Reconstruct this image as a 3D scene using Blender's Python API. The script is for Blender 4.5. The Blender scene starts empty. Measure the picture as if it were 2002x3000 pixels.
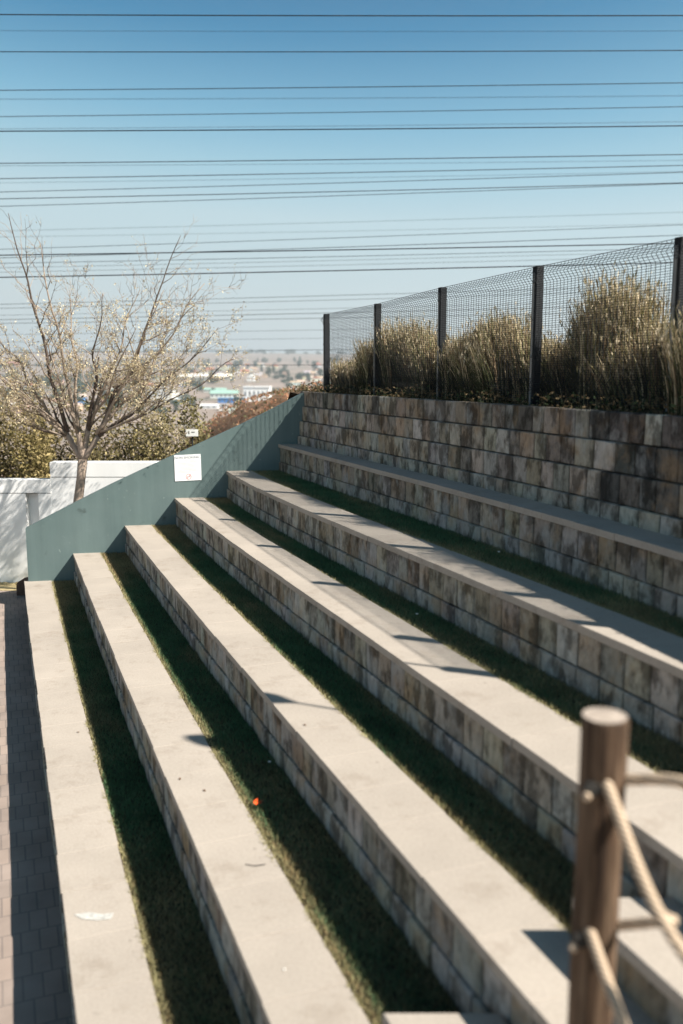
import bpy, math, random
import numpy as np
from mathutils import Vector, Matrix, noise as mnoise
random.seed(7); RNG = np.random.default_rng(7)
S = bpy.context.scene
COL = S.collection
R = math.radians

# ------------------------------------------------------------------ survey of the place (metres, camera above origin)
FPX, CXP, CYP, YH = 2600.0, 1001.0, 1500.0, 1090.0      # focal length in photo pixels, centre, eye level
ZC = 3.494                                              # eye height over the paving
PITCH = math.atan2(CYP - YH, FPX)
RISE = 0.40
TH = 0.3667
NX, NY = math.cos(TH), math.sin(TH)                     # uphill direction
TX, TY = -math.sin(TH), math.cos(TH)                    # along the benches, away from the viewer
SLAB = 0.385
FC = {1: (0.1957, 0.0007, -0.0002, 0.0001), 2: (0.9078, -0.0005, 0.0005, 0.0), 3: (1.6622, -0.0055, 0.0009, 0.0001),
      4: (2.3814, -0.0082, 0.0013, 0.0003), 5: (3.1039, -0.0191, 0.0028, 0.0008), 6: (3.9744, 0.0055, -0.0041, 0.0007)}
SW = {1: .385, 2: .39, 3: .385, 4: .425, 5: .385, 6: .35}
SUN = Vector((-.377, .158, -.395)).normalized()

def front(i, b):
    c = FC[i]
    def f(q):
        d = q - 8; return c[0] + c[1]*d + c[2]*d*d + c[3]*d**3
    if b < 3.2: return f(3.2) + (b-3.2)*(f(3.3)-f(3.2))/.1
    if b > 13.4: return f(13.4) + (b-13.4)*(f(13.4)-f(13.3))/.1
    return f(b)
def P(a, b, z): return (a*NX + b*TX, a*NY + b*TY, z)
def bend(a): return (13.8425 - .1811*a)/1.0016           # where a bench runs into the green side wall
def zl(i): return RISE*i

def ray(px, py):
    u = (px-CXP)/FPX; v = -(py-CYP)/FPX
    cp, sp = math.cos(PITCH), math.sin(PITCH)
    return Vector((u, cp + v*sp, -sp + v*cp))
CAM = Vector((0, 0, ZC))
def on_y(px, py, y):
    d = ray(px, py); return CAM + d*(y/d.y)
def on_plane(px, py, p0, n):
    d = ray(px, py); return CAM + d*((Vector(p0)-CAM).dot(n)/d.dot(n))
def on_a(px, py, a):
    return on_plane(px, py, (a*NX, a*NY, 0), Vector((NX, NY, 0)))

# ------------------------------------------------------------------ object helpers
def tag(o, label=None, cat=None, group=None, kind=None):
    if label: o['label'] = label
    if cat: o['category'] = cat
    if group: o['group'] = group
    if kind: o['kind'] = kind
    return o
def empty(name, loc, label, cat, group=None):
    o = bpy.data.objects.new(name, None); COL.objects.link(o)
    o.location = loc; o.empty_display_size = .1
    return tag(o, label, cat, group)
class MB:
    """collects faces of one mesh object, with an optional colour per vertex"""
    def __init__(s): s.v = []; s.f = []; s.c = []
    def add(s, vs, fs, col=(1, 1, 1)):
        k = len(s.v)
        s.v += [tuple(q) for q in vs]; s.f += [tuple(k+j for j in f) for f in fs]; s.c += [col]*len(vs)
    def box(s, x0, x1, y0, y1, z0, z1, col=(1, 1, 1), fn=None, ch=0.0):
        if ch <= 0:
            vs = [(x, y, z) for z in (z0, z1) for x, y in ((x0, y0), (x1, y0), (x1, y1), (x0, y1))]
            fs = [(3, 2, 1, 0), (4, 5, 6, 7)] + [(j, (j+1) % 4, 4+(j+1) % 4, 4+j) for j in range(4)]
        else:
            vs = [(x, y, z0) for x, y in ((x0, y0), (x1, y0), (x1, y1), (x0, y1))]
            vs += [(x, y, z1-ch) for x, y in ((x0, y0), (x1, y0), (x1, y1), (x0, y1))]
            vs += [(x, y, z1) for x, y in ((x0+ch, y0+ch), (x1-ch, y0+ch), (x1-ch, y1-ch), (x0+ch, y1-ch))]
            fs = [(3, 2, 1, 0), (8, 9, 10, 11)]
            for r in (0, 4): fs += [(r+j, r+(j+1) % 4, r+4+(j+1) % 4, r+4+j) for j in range(4)]
        if fn: vs = [fn(*q) for q in vs]
        s.add(vs, fs, col)
    def prism(s, poly, d, col=(1, 1, 1)):
        n = len(poly); d = Vector(d)
        vs = [Vector(q) for q in poly] + [Vector(q)+d for q in poly]
        s.add(vs, [tuple(range(n-1, -1, -1)), tuple(range(n, 2*n))] + [(j, (j+1) % n, n+(j+1) % n, n+j) for j in range(n)], col)
    def tube(s, pts, rad, sides=6, col=(1, 1, 1), cap=True):
        pts = [Vector(p) for p in pts]; n = len(pts)
        if not hasattr(rad, '__len__'): rad = [rad]*n
        k0 = len(s.v); u = None
        for j, p in enumerate(pts):
            d = (pts[min(j+1, n-1)] - pts[max(j-1, 0)])
            if d.length < 1e-9: d = Vector((0, 0, 1))
            d.normalize()
            if u is None:
                u = d.cross(Vector((0, 0, 1)) if abs(d.z) < .9 else Vector((1, 0, 0)))
            u = u - d*u.dot(d)
            if u.length < 1e-6: u = d.cross(Vector((.3, .8, .1)))
            u.normalize(); w = d.cross(u)
            for q in range(sides):
                t = 2*math.pi*q/sides
                s.v.append(tuple(p + (u*math.cos(t) + w*math.sin(t))*rad[j])); s.c.append(col)
        for j in range(n-1):
            for q in range(sides):
                a = k0 + j*sides; q2 = (q+1) % sides
                s.f.append((a+q, a+q2, a+sides+q2, a+sides+q))
        if cap:
            s.f.append(tuple(k0+q for q in range(sides-1, -1, -1)))
            s.f.append(tuple(k0+(n-1)*sides+q for q in range(sides)))
    def ball(s, c, r, col=(1, 1, 1), seg=8, rings=5):
        vs = []; fs = []
        rx, ry, rz = r if hasattr(r, '__len__') else (r, r, r)
        for i in range(rings+1):
            t = math.pi*i/rings
            for j in range(seg):
                p = 2*math.pi*j/seg
                vs.append((c[0]+rx*math.sin(t)*math.cos(p), c[1]+ry*math.sin(t)*math.sin(p), c[2]+rz*math.cos(t)))
        for i in range(rings):
            for j in range(seg):
                fs.append((i*seg+j, (i+1)*seg+j, (i+1)*seg+(j+1) % seg, i*seg+(j+1) % seg))
        s.add(vs, fs, col)
    def build(s, name, m, parent=None, smooth=False, origin=None):
        V = np.array(s.v, dtype=np.float64)
        if origin is None and parent is None: origin = V.mean(0)
        if parent is not None: origin = np.array(parent.matrix_basis.translation)
        V = V - np.array(origin)
        me = bpy.data.meshes.new(name); me.from_pydata(V.tolist(), [], s.f)
        ca = me.color_attributes.new('tone', 'FLOAT_COLOR', 'POINT')
        C4 = np.ones((len(s.c), 4), dtype=np.float32); C4[:, :3] = np.array(s.c, dtype=np.float32)
        ca.data.foreach_set('color', C4.ravel())
        if smooth: me.polygons.foreach_set('use_smooth', [True]*len(me.polygons))
        me.materials.append(m)
        o = bpy.data.objects.new(name, me); COL.objects.link(o)
        if parent is not None: o.parent = parent
        else: o.location = origin
        return o
def strips(name, V, F, C, m, parent=None, origin=(0, 0, 0)):
    """big meshes straight from arrays: V (N,3), F (M,k), C (N,3)"""
    if parent is not None: origin = parent.matrix_basis.translation
    V = np.asarray(V, dtype=np.float32) - np.array(origin, dtype=np.float32)
    F = np.asarray(F, dtype=np.int32); k = F.shape[1]
    me = bpy.data.meshes.new(name)
    me.vertices.add(len(V)); me.vertices.foreach_set('co', V.ravel())
    me.loops.add(F.size); me.loops.foreach_set('vertex_index', F.ravel())
    me.polygons.add(len(F)); me.polygons.foreach_set('loop_start', np.arange(0, F.size, k, dtype=np.int32))
    me.update(calc_edges=True)
    ca = me.color_attributes.new('tone', 'FLOAT_COLOR', 'POINT')
    C4 = np.ones((len(V), 4), dtype=np.float32); C4[:, :3] = C
    ca.data.foreach_set('color', C4.ravel())
    me.materials.append(m)
    o = bpy.data.objects.new(name, me); COL.objects.link(o)
    if parent is not None: o.parent = parent
    else: o.location = origin
    return o

# ------------------------------------------------------------------ materials
class N:
    def __init__(s, name, rough=.8, spec=.3):
        s.m = bpy.data.materials.new(name); s.m.use_nodes = True
        s.t = s.m.node_tree; s.b = s.t.nodes['Principled BSDF']
        s.b.inputs['Roughness'].default_value = rough
        s.b.inputs['Specular IOR Level'].default_value = spec
    def n(s, typ, **kw):
        q = s.t.nodes.new(typ)
        for k, v in kw.items(): setattr(q, k, v)
        return q
    def l(s, a, b): s.t.links.new(a, b)
    def coord(s, scale=(1, 1, 1), rot=(0, 0, 0), out='Object'):
        c = s.n('ShaderNodeTexCoord'); m = s.n('ShaderNodeMapping')
        m.inputs['Scale'].default_value = scale; m.inputs['Rotation'].default_value = rot
        s.l(c.outputs[out], m.inputs['Vector']); return m.outputs['Vector']
    def noise(s, vec, scale, detail=4, rough=.55):
        q = s.n('ShaderNodeTexNoise'); q.inputs['Scale'].default_value = scale
        q.inputs['Detail'].default_value = detail; q.inputs['Roughness'].default_value = rough
        s.l(vec, q.inputs['Vector']); return q.outputs['Fac']
    def ramp(s, fac, stops):
        q = s.n('ShaderNodeValToRGB'); e = q.color_ramp.elements
        while len(e) > 1: e.remove(e[-1])
        for j, (p, c) in enumerate(stops):
            x = e[0] if j == 0 else e.new(p)
            x.position = p; x.color = (c if hasattr(c, '__len__') else (c, c, c)) + (1,) if hasattr(c, '__len__') else (c, c, c, 1)
        s.l(fac, q.inputs['Fac']); return q.outputs['Color']
    def mix(s, a, b, fac=1.0, mode='MULTIPLY'):
        q = s.n('ShaderNodeMix', data_type='RGBA', blend_type=mode)
        for v, i in ((a, 6), (b, 7)):
            if hasattr(v, 'is_output'): s.l(v, q.inputs[i])
            else: q.inputs[i].default_value = tuple(v) + (1,)
        if hasattr(fac, 'is_output'): s.l(fac, q.inputs[0])
        else: q.inputs[0].default_value = fac
        return q.outputs[2]
    def tone(s):
        q = s.n('ShaderNodeVertexColor'); q.layer_name = 'tone'; return q.outputs['Color']
    def base(s, c):
        if hasattr(c, 'is_output'): s.l(c, s.b.inputs['Base Color'])
        else: s.b.inputs['Base Color'].default_value = tuple(c) + (1,)
        return s
    def bump(s, h, strength=.3, dist=.01):
        q = s.n('ShaderNodeBump'); q.inputs['Strength'].default_value = strength; q.inputs['Distance'].default_value = dist
        s.l(h, q.inputs['Height']); s.l(q.outputs['Normal'], s.b.inputs['Normal']); return s

def m_concrete(name, col):
    k = N(name, .9, .2); v = k.coord()
    big = k.ramp(k.noise(v, 1.3, 5), [(.3, .86), (.7, 1.06)])
    fine = k.ramp(k.noise(v, 60, 3), [(.3, .9), (.7, 1.06)])
    spot = k.ramp(k.noise(v, 9, 2), [(.20, .6), (.26, 1.0)])
    stain = k.ramp(k.noise(k.coord((1, 1, 1)), 3.7, 6, .7), [(.30, (.70, .66, .62)), (.46, (1, 1, 1))])
    c = k.mix(k.mix(k.mix(k.mix(k.mix(col, k.tone()), big), fine), spot, .6), stain, .55)
    k.base(c).bump(k.noise(v, 90, 4), .35, .004); return k.m
def m_block():
    k = N('split_stone', .92, .15)
    v = k.coord(); vs = k.coord((1, 1, .6))
    n1 = k.noise(vs, 7.0, 6, .62); n2 = k.noise(v, 3.1, 4, .6); n3 = k.noise(vs, 22, 4)
    dark = k.ramp(n1, [(.42, (.16, .15, .135)), (.54, (1, 1, 1))])
    rust = k.ramp(n2, [(.52, (0, 0, 0)), (.66, (1, 1, 1))])
    c = k.mix(k.tone(), (.40, .25, .13), rust, 'MIX')
    c = k.mix(k.mix(k.tone(), (1.0, .95, .87)), c, .42, 'MIX')
    c = k.mix(c, dark, .74)
    pale = k.ramp(k.noise(vs, 4.7, 5, .6), [(.55, (0, 0, 0)), (.68, (1, 1, 1))])
    c2 = k.mix(c, (.50, .51, .49), k.mix(pale, (.5, .5, .5)), 'MIX')
    c = k.mix(c2, k.ramp(n3, [(.25, .72), (.75, 1.18)]))
    h = k.n('ShaderNodeMath', operation='ADD'); k.l(k.noise(v, 26, 6, .65), h.inputs[0]); k.l(k.noise(v, 110, 3), h.inputs[1])
    k.base(c).bump(h.outputs[0], .9, .018); return k.m
def m_tone(name, rough=.8, spec=.2, var=.25, scale=8, sub=0.0, trans=None):
    k = N(name, rough, spec); v = k.coord()
    c = k.mix(k.tone(), k.ramp(k.noise(v, scale, 4), [(.25, 1-var), (.75, 1+var)]))
    k.base(c)
    if trans:
        tr = k.n('ShaderNodeBsdfTranslucent'); k.l(c, tr.inputs['Color'])
        mx = k.n('ShaderNodeMixShader'); mx.inputs[0].default_value = trans
        out = k.t.nodes['Material Output']
        k.l(k.b.outputs[0], mx.inputs[1]); k.l(tr.outputs[0], mx.inputs[2]); k.l(mx.outputs[0], out.inputs['Surface'])
    return k.m
def m_plain(name, col, rough=.6, spec=.4, var=.12, scale=12, metal=0):
    k = N(name, rough, spec); v = k.coord()
    k.base(k.mix(col, k.ramp(k.noise(v, scale, 4), [(.3, 1-var), (.7, 1+var)])))
    k.b.inputs['Metallic'].default_value = metal; return k.m
M_COPING = m_concrete('pale_concrete', (.395, .346, .295))
M_BLOCK = m_block()
M_CORE = m_plain('dark_mortar', (.045, .042, .038), .95, .1)
M_LEAF = m_tone('leaves', .7, .15, .3, 3, trans=.3)
M_BLADE = m_tone('dry_blades', .75, .15, .2, 5, trans=.25)
M_TURF = m_tone('turf_blades', .8, .1, .25, 3, trans=.2)
M_BARK = m_tone('bark', .9, .15, .3, 14)
M_FENCE = m_plain('dark_steel', (.02, .022, .025), .7, .2)
M_CABLE = m_plain('cable_sheath', (.012, .016, .022), .6, .3)
M_FAR = m_tone('plaster', .85, .2, .15, .3)
M_FARLEAF = m_tone('far_foliage', .9, .1, .3, .4)
def m_green():
    k = N('green_paint', .6, .2); v = k.coord()
    st = k.coord((6, 6, .35))
    c = k.ramp(k.noise(v, 1.6, 5), [(.25, (.102, .148, .145)), (.75, (.138, .186, .182))])
    c = k.mix(c, k.ramp(k.noise(st, 1.4, 4), [(.3, .91), (.7, 1.06)]))
    chip = k.ramp(k.noise(v, 17, 2), [(.71, 0.0), (.75, 1.0)])
    c = k.mix(c, (.26, .32, .30), k.mix(chip, (.6, .6, .6)), 'MIX')
    dk = k.ramp(k.noise(v, 5.5, 3), [(.66, 0.0), (.76, 1.0)])
    c = k.mix(c, (.05, .065, .06), k.mix(dk, (.6, .6, .6)), 'MIX')
    k.base(c).bump(k.noise(v, 40, 4), .12, .004); return k.m
M_GREEN = m_green()
def m_white():
    k = N('white_render', .85, .2); v = k.coord()
    c = k.mix((.92, .92, .91), k.ramp(k.noise(k.coord((3, 3, .6)), 1.2, 5), [(.25, .9), (.7, 1.02)]))
    k.base(c).bump(k.noise(v, 45, 4), .2, .006); return k.m
M_WHITE = m_white()
def m_wood():
    k = N('weathered_wood', .8, .2); v = k.coord((1, 1, .06))
    c = k.ramp(k.noise(v, 34, 6, .6), [(.30, (.015, .010, .008)), (.5, (.095, .058, .036)), (.72, (.21, .145, .095))])
    c = k.mix(c, k.ramp(k.noise(k.coord((1, 1, .25)), 11, 4), [(.3, .5), (.7, 1.25)]))
    k.base(c).bump(k.noise(v, 60, 5), .5, .006); return k.m
M_WOOD = m_wood()
M_ENDGRAIN = m_plain('grey_end_grain', (.36, .30, .25), .9, .1, .3, 30)
def m_rope():
    k = N('natural_rope', .9, .1); v = k.coord()
    w = k.n('ShaderNodeTexWave'); w.wave_type = 'BANDS'; w.bands_direction = 'DIAGONAL'
    w.inputs['Scale'].default_value = 26; w.inputs['Distortion'].default_value = .6; k.l(v, w.inputs['Vector'])
    c = k.mix((.56, .43, .31), k.ramp(w.outputs['Fac'], [(.1, .6), (.6, 1.1)]))
    k.base(c).bump(w.outputs['Fac'], .6, .006); return k.m
M_ROPE = m_rope()
def m_paving():
    k = N('brick_paving', .85, .2); v = k.coord(rot=(0, 0, -TH))
    b = k.n('ShaderNodeTexBrick'); b.offset = .5
    b.inputs['Scale'].default_value = 1.0; b.inputs['Brick Width'].default_value = .11; b.inputs['Row Height'].default_value = .22
    b.inputs['Mortar Size'].default_value = .006; b.inputs['Color1'].default_value = (.27, .22, .19, 1)
    b.inputs['Color2'].default_value = (.31, .245, .205, 1); b.inputs['Mortar'].default_value = (.20, .165, .145, 1)
    k.l(v, b.inputs['Vector'])
    k.base(k.mix(b.outputs['Color'], k.ramp(k.noise(v, 2.5, 5), [(.3, .8), (.7, 1.15)]))).bump(b.outputs['Fac'], -.4, .004); return k.m
M_PAVE = m_paving()
def m_soil(name, c1, c2, scale=4):
    k = N(name, .95, .1); v = k.coord()
    k.base(k.ramp(k.noise(v, scale, 6, .65), [(.3, c1), (.7, c2)])).bump(k.noise(v, 30, 5), .6, .02); return k.m
M_SOIL = m_soil('lawn_soil', (.035, .028, .018), (.075, .058, .036))
M_BANK = m_soil('bank_soil', (.05, .036, .025), (.12, .085, .055), 5)
def m_land():
    k = N('valley_land', .95, .05); v = k.coord()
    c = k.ramp(k.noise(v, .012, 6, .7), [(.3, (.10, .12, .085)), (.45, (.24, .20, .17)), (.6, (.30, .235, .20)), (.75, (.13, .14, .10))])
    near = k.ramp(k.noise(v, .9, 5, .7), [(.3, (.12, .075, .045)), (.6, (.30, .185, .12))])
    sp = k.n('ShaderNodeSeparateXYZ'); k.l(k.coord(), sp.inputs[0])
    f = k.n('ShaderNodeMapRange'); f.inputs['From Min'].default_value = 90; f.inputs['From Max'].default_value = 260
    k.l(sp.outputs['Y'], f.inputs['Value'])
    k.base(k.mix(near, c, f.outputs[0], 'MIX')); return k.m
M_LAND = m_land()

# ------------------------------------------------------------------ camera, light, sky
cd = bpy.data.cameras.new('camera'); cam = bpy.data.objects.new('camera', cd); COL.objects.link(cam)
cam.location = CAM; cam.rotation_euler = (math.pi/2 - PITCH, 0, 0)
cd.sensor_fit = 'VERTICAL'; cd.sensor_height = 36; cd.lens = FPX/3000*36
cd.clip_end = 30000; cd.clip_start = .05
cd.dof.use_dof = True; cd.dof.focus_distance = 10.5; cd.dof.aperture_fstop = cd.lens/1000/.032
S.camera = cam
sd = bpy.data.lights.new('sun', 'SUN'); sd.energy = 5.0; sd.angle = R(.53); sd.color = (1, .94, .85)
so = bpy.data.objects.new('sun', sd); COL.objects.link(so); so.rotation_euler = SUN.to_track_quat('-Z', 'Y').to_euler()
so.location = (20, -8, 25)
W = bpy.data.worlds.new('World'); S.world = W; W.use_nodes = True
wt = W.node_tree; bg = wt.nodes['Background']
sky = wt.nodes.new('ShaderNodeTexSky'); sky.sky_type = 'NISHITA'; sky.sun_disc = False
sky.sun_elevation = math.asin(-SUN.z); sky.sun_rotation = math.atan2(-SUN.x, -SUN.y)
sky.altitude = 1400; sky.air_density = 1.0; sky.dust_density = .9; sky.ozone_density = 2.2
# the sky's colour response: its brightness read through a teal to pale scale
sp = wt.nodes.new('ShaderNodeSeparateColor'); wt.links.new(sky.outputs[0], sp.inputs[0])
dv8 = wt.nodes.new('ShaderNodeMath'); dv8.operation = 'DIVIDE'; dv8.inputs[1].default_value = 8; wt.links.new(sp.outputs[1], dv8.inputs[0])
rp = wt.nodes.new('ShaderNodeValToRGB'); el = rp.color_ramp.elements; el.remove(el[-1])
for q, (p_, c_) in enumerate(((.16, (.02, .06, .13)), (.235, (.03, .19, .38)), (.2575, (.035, .24, .455)), (.3225, (.185, .46, .66)), (.375, (.34, .60, .74)), (.46, (.53, .71, .78)), (.75, (.62, .73, .75)))):
    e_ = el[0] if q == 0 else el.new(p_)
    e_.position = p_; e_.color = c_ + (1,)
wt.links.new(dv8.outputs[0], rp.inputs[0])
sc_ = wt.nodes.new('ShaderNodeVectorMath'); sc_.operation = 'SCALE'; sc_.inputs['Scale'].default_value = 8.33
wt.links.new(rp.outputs[0], sc_.inputs[0]); wt.links.new(sc_.outputs[0], bg.inputs[0]); bg.inputs[1].default_value = .058
S.view_settings.view_transform = 'Standard'; S.view_settings.look = 'None'
S.view_settings.exposure = 1.05; S.view_settings.gamma = 1
S.cycles.use_denoising = True
S.cycles.max_bounces = 8; S.cycles.transparent_max_bounces = 8

# ------------------------------------------------------------------ the land
PROF_Y = [-60, 13.9, 15, 18, 30, 60, 120, 250, 600, 1200, 2000, 3200, 5200, 7000, 9000]
PROF_Z = [-.06, -.06, -.16, -.5, -2.4, -7, -14, -22, -32, -31, -14, 30, 112, 96, 20]
def smooth(x): x = min(1, max(0, x)); return x*x*(3-2*x)
def terr(x, y):
    z = float(np.interp(y, PROF_Y, PROF_Z))
    a = x*NX + y*NY
    if y > 13.5:
        up = smooth((a-3.0)/5.3) * (1-smooth((y-26)/30)) * smooth((y-13.9)/.6)
        z += (3.0 - z)*up*.985
    if y > 300:
        z += (mnoise.noise((x*.0011, y*.0007, .3)))*min(26, (y-300)*.012)
    return z
xs = np.concatenate([-np.geomspace(6000, 40, 40), np.linspace(-38, 38, 58), np.geomspace(40, 6000, 40)])
ys = np.concatenate([np.linspace(-60, 13.2, 8), np.linspace(13.9, 60, 50), np.geomspace(63, 9000, 90)])
V = np.array([(x, y, terr(x, y)) for y in ys for x in xs]); nx = len(xs)
Fq = [(j*nx+i, j*nx+i+1, (j+1)*nx+i+1, (j+1)*nx+i) for j in range(len(ys)-1) for i in range(nx-1)]
o = strips('land', V, Fq, np.ones((len(V), 3)), M_LAND); tag(o, kind='structure')
def ground_hit(px, py):
    d = ray(px, py); t = 260.0
    while t < 9000:
        p = CAM + d*t
        if p.z <= terr(p.x, p.y): return p
        t *= 1.006
    return CAM + d*6000
mb = MB(); mb.box(-40, 3.2, -4, 13.98, -.03, 0)
o = mb.build('paving', M_PAVE, origin=(0, 0, 0)); tag(o, kind='structure')
mb = MB(); mb.add([(-40, 13.98, .004), (-4.2, 13.98, .004), (-4.2, 14.9, -.11), (-40, 14.9, -.11)], [(0, 1, 2, 3)])
for q in range(60):
    x = -12 + q*.13; mb.ball((x, 14.8, -.10), (.12, .05, .03+.03*random.random()))
o = mb.build('verge', m_soil('dry_verge', (.30, .235, .12), (.46, .38, .22), 9), origin=(0, 0, 0)); tag(o, kind='structure')
# raised bank behind the retaining wall
WALL_TOP = zl(6) + .125 + 3*.225
def wall_face(b): return front(6, b) + SW[6]
mb = MB()
bs = np.linspace(-4, 13.95, 40); as_ = [.10, .35, .8, 1.6, 3, 6, 12, 30]
vs = []; fs = []
for b in bs:
    w = wall_face(b)
    for k, da in enumerate(as_):
        zz = WALL_TOP - .03 + .03*mnoise.noise((b*2.1, da*3, 1)) + .04*min(1, da) - .012*max(0, da-3)
        vs.append(P(w+da, b, zz))
m_ = len(as_)
for j in range(len(bs)-1):
    for k in range(m_-1): fs.append((j*m_+k, j*m_+k+1, (j+1)*m_+k+1, (j+1)*m_+k))
q0 = len(vs)
for k, da in enumerate(as_): vs.append(P(wall_face(bs[-1])+da, bs[-1]+1.6, 1.6 if da < 6 else 2.6))
j = len(bs)-1
for k in range(m_-1): fs.append((j*m_+k, j*m_+k+1, q0+k+1, q0+k))
mb.add(vs, fs)
o = mb.build('bank', M_BANK, origin=(0, 0, 0)); tag(o, kind='structure')

# ------------------------------------------------------------------ terraces
PAL = [(.47, .455, .42), (.52, .50, .46), (.41, .375, .32), (.41, .35, .28), (.34, .30, .25), (.30, .28, .25), (.40, .39, .365), (.46, .425, .36)]
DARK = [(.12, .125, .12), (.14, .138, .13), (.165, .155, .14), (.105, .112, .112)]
def block_course(mb, uf, b0, b1, z0, z1, off, fn_a, rnd, pick, w=.235):
    b = b0 + off
    while b < b1:
        ww = w*rnd.choice((1, 1, 1, 1, .78, 1.14)); e = min(b+ww, b1)
        if e-b > .04:
            j = rnd.uniform(-.005, .005); col = pick(b, rnd)
            g = .0055; c = .008
            # local box: x = depth from face, y = along bench, z = height; chamfer toward the face
            vs = []
            for (u, ins) in ((.10, 0), (c, 0), (0, c)):
                for bb, z in ((b+g+ins, z0+g*.6+ins), (e-g-ins, z0+g*.6+ins), (e-g-ins, z1-g*.6-ins), (b+g+ins, z1-g*.6-ins)):
                    k = rnd.uniform(-.003, .003) if u == 0 else 0
                    vs.append(P(fn_a(bb)+uf+u+j+k, bb, z))
            fs = [(8, 9, 10, 11)]
            for r in (0, 4): fs += [(r+q, r+(q+1) % 4, r+4+(q+1) % 4, r+4+q) for q in range(4)]
            mb.add(vs, fs, col)
        b = e
def vary(c, rnd, s=.12):
    k = 1+rnd.uniform(-s, s); return tuple(min(1, x*k*(1+rnd.uniform(-.04, .04))) for x in c)
def core(mb, fn_a, u0, u1, b0, b1, z0, z1):
    bs = np.linspace(b0, b1, 24); vs = []; fs = []
    for b in bs:
        for u, z in ((u0, z0), (u0, z1), (u1, z1), (u1, z0)): vs.append(P(fn_a(b)+u, b, z))
    for j in range(len(bs)-1):
        for q in range(4): fs.append((j*4+q, j*4+(q+1) % 4, (j+1)*4+(q+1) % 4, (j+1)*4+q))
    fs += [(0, 1, 2, 3), tuple(len(vs)-4+q for q in (3, 2, 1, 0))]
    mb.add(vs, fs, (.12, .11, .1))
B0 = -1.6
TLAB = {1: 'lowest bench step, its pale slab top edging the shaded brick paving',
        2: 'second bench step up, pale slabs with a round shadow on its far middle',
        3: 'third bench step up, passing behind the foot of the wooden rope post',
        4: 'fourth bench step up, slab top striped by thin fence shadows',
        5: 'fifth bench step up, slab top dappled by patchy grass shadows',
        6: 'highest bench step, shaded slabs at the foot of the tall block wall'}
terr_obj = {}
for i in range(1, 7):
    rnd = random.Random(100+i)
    be = bend(front(i, 13.5)) + .05
    zt = zl(i); fa = (lambda b, i=i: front(i, b))
    root = empty('bench_step', P(front(i, 7), 7, zt-RISE), TLAB[i], 'bench step', 'stone faced bench steps of the terrace')
    terr_obj[i] = root
    mb = MB(); b = B0
    while b < be:
        e = min(b + .45*rnd.choice((1, 1, 1, .9, 1.1)), be); dz = rnd.uniform(-.001, .001); da = rnd.uniform(-.004, .004)
        tone = (rnd.uniform(.95, 1.0),)*3
        mb.box(0, SW[i], b+.0012, e-.0012, -.05, 0, tone, (lambda u, y, z, dz=dz, da=da: P(fa(y)+u+da, y, zt+z+dz)), ch=.0018)
        b = e
    cp = mb.build('coping', M_COPING, root)
    mb = MB()
    pick = lambda b, r: vary(r.choice(PAL), r)
    pick_low = lambda b, r: vary(r.choice(PAL[:2]+PAL[6:]), r, .1)
    block_course(mb, .022, B0, be, zt-.05-.225, zt-.052, rnd.uniform(-.1, 0), fa, rnd, pick, .155 if False else .215)
    core(mb, fa, .034, SW[i]-.03, B0, be, zt-RISE-.05, zt-.052)
    block_course(mb, .004, B0, be, zt-RISE-.03, zt-.05-.225, rnd.uniform(-.1, 0), fa, rnd, pick_low, .215)
    mb.build('block_riser', M_BLOCK, root)
# flat pale mark on the lowest bench
mk = MB(); pts = [(218, 2679), (262, 2672), (300, 2678), (334, 2674), (326, 2692), (285, 2696), (240, 2692)]
mk.add([on_plane(x, y, (0, 0, zl(1)+.003), Vector((0, 0, 1))) for x, y in pts], [tuple(range(len(pts)))])
mk.build('pale_mark', m_plain('pale_mark_tone', (.45, .44, .41), .8, .2, .3, 40), terr_obj[1])
# retaining wall of four courses
rnd = random.Random(55); mb = MB(); wf = wall_face
we = bend(4.3) + .16
zz = zl(6) - .02; hts = [(.125+.02, 'low'), (.225, 'c3'), (.225, 'c2'), (.225, 'c1')]
bsplit = {'low': 3.9, 'c3': 5.45, 'c2': 5.35, 'c1': 5.75}
for k, (h, nm) in enumerate(hts):
    u = -.072 + .034*k + .022
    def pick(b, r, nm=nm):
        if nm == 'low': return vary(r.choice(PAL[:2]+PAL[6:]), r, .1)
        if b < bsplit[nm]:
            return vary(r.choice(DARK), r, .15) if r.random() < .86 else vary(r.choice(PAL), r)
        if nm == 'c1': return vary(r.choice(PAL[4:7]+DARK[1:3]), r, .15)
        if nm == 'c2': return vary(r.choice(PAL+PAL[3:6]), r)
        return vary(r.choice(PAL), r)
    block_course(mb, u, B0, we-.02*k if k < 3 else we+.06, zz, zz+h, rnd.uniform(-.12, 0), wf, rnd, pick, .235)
    core(mb, wf, u+.012, .24, B0, we-.03, zz, zz+h-.012)
    zz += h
o = mb.build('retaining_wall', M_BLOCK); tag(o, 'tall mottled stone block wall of four courses below the mesh fence', 'wall')
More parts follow.
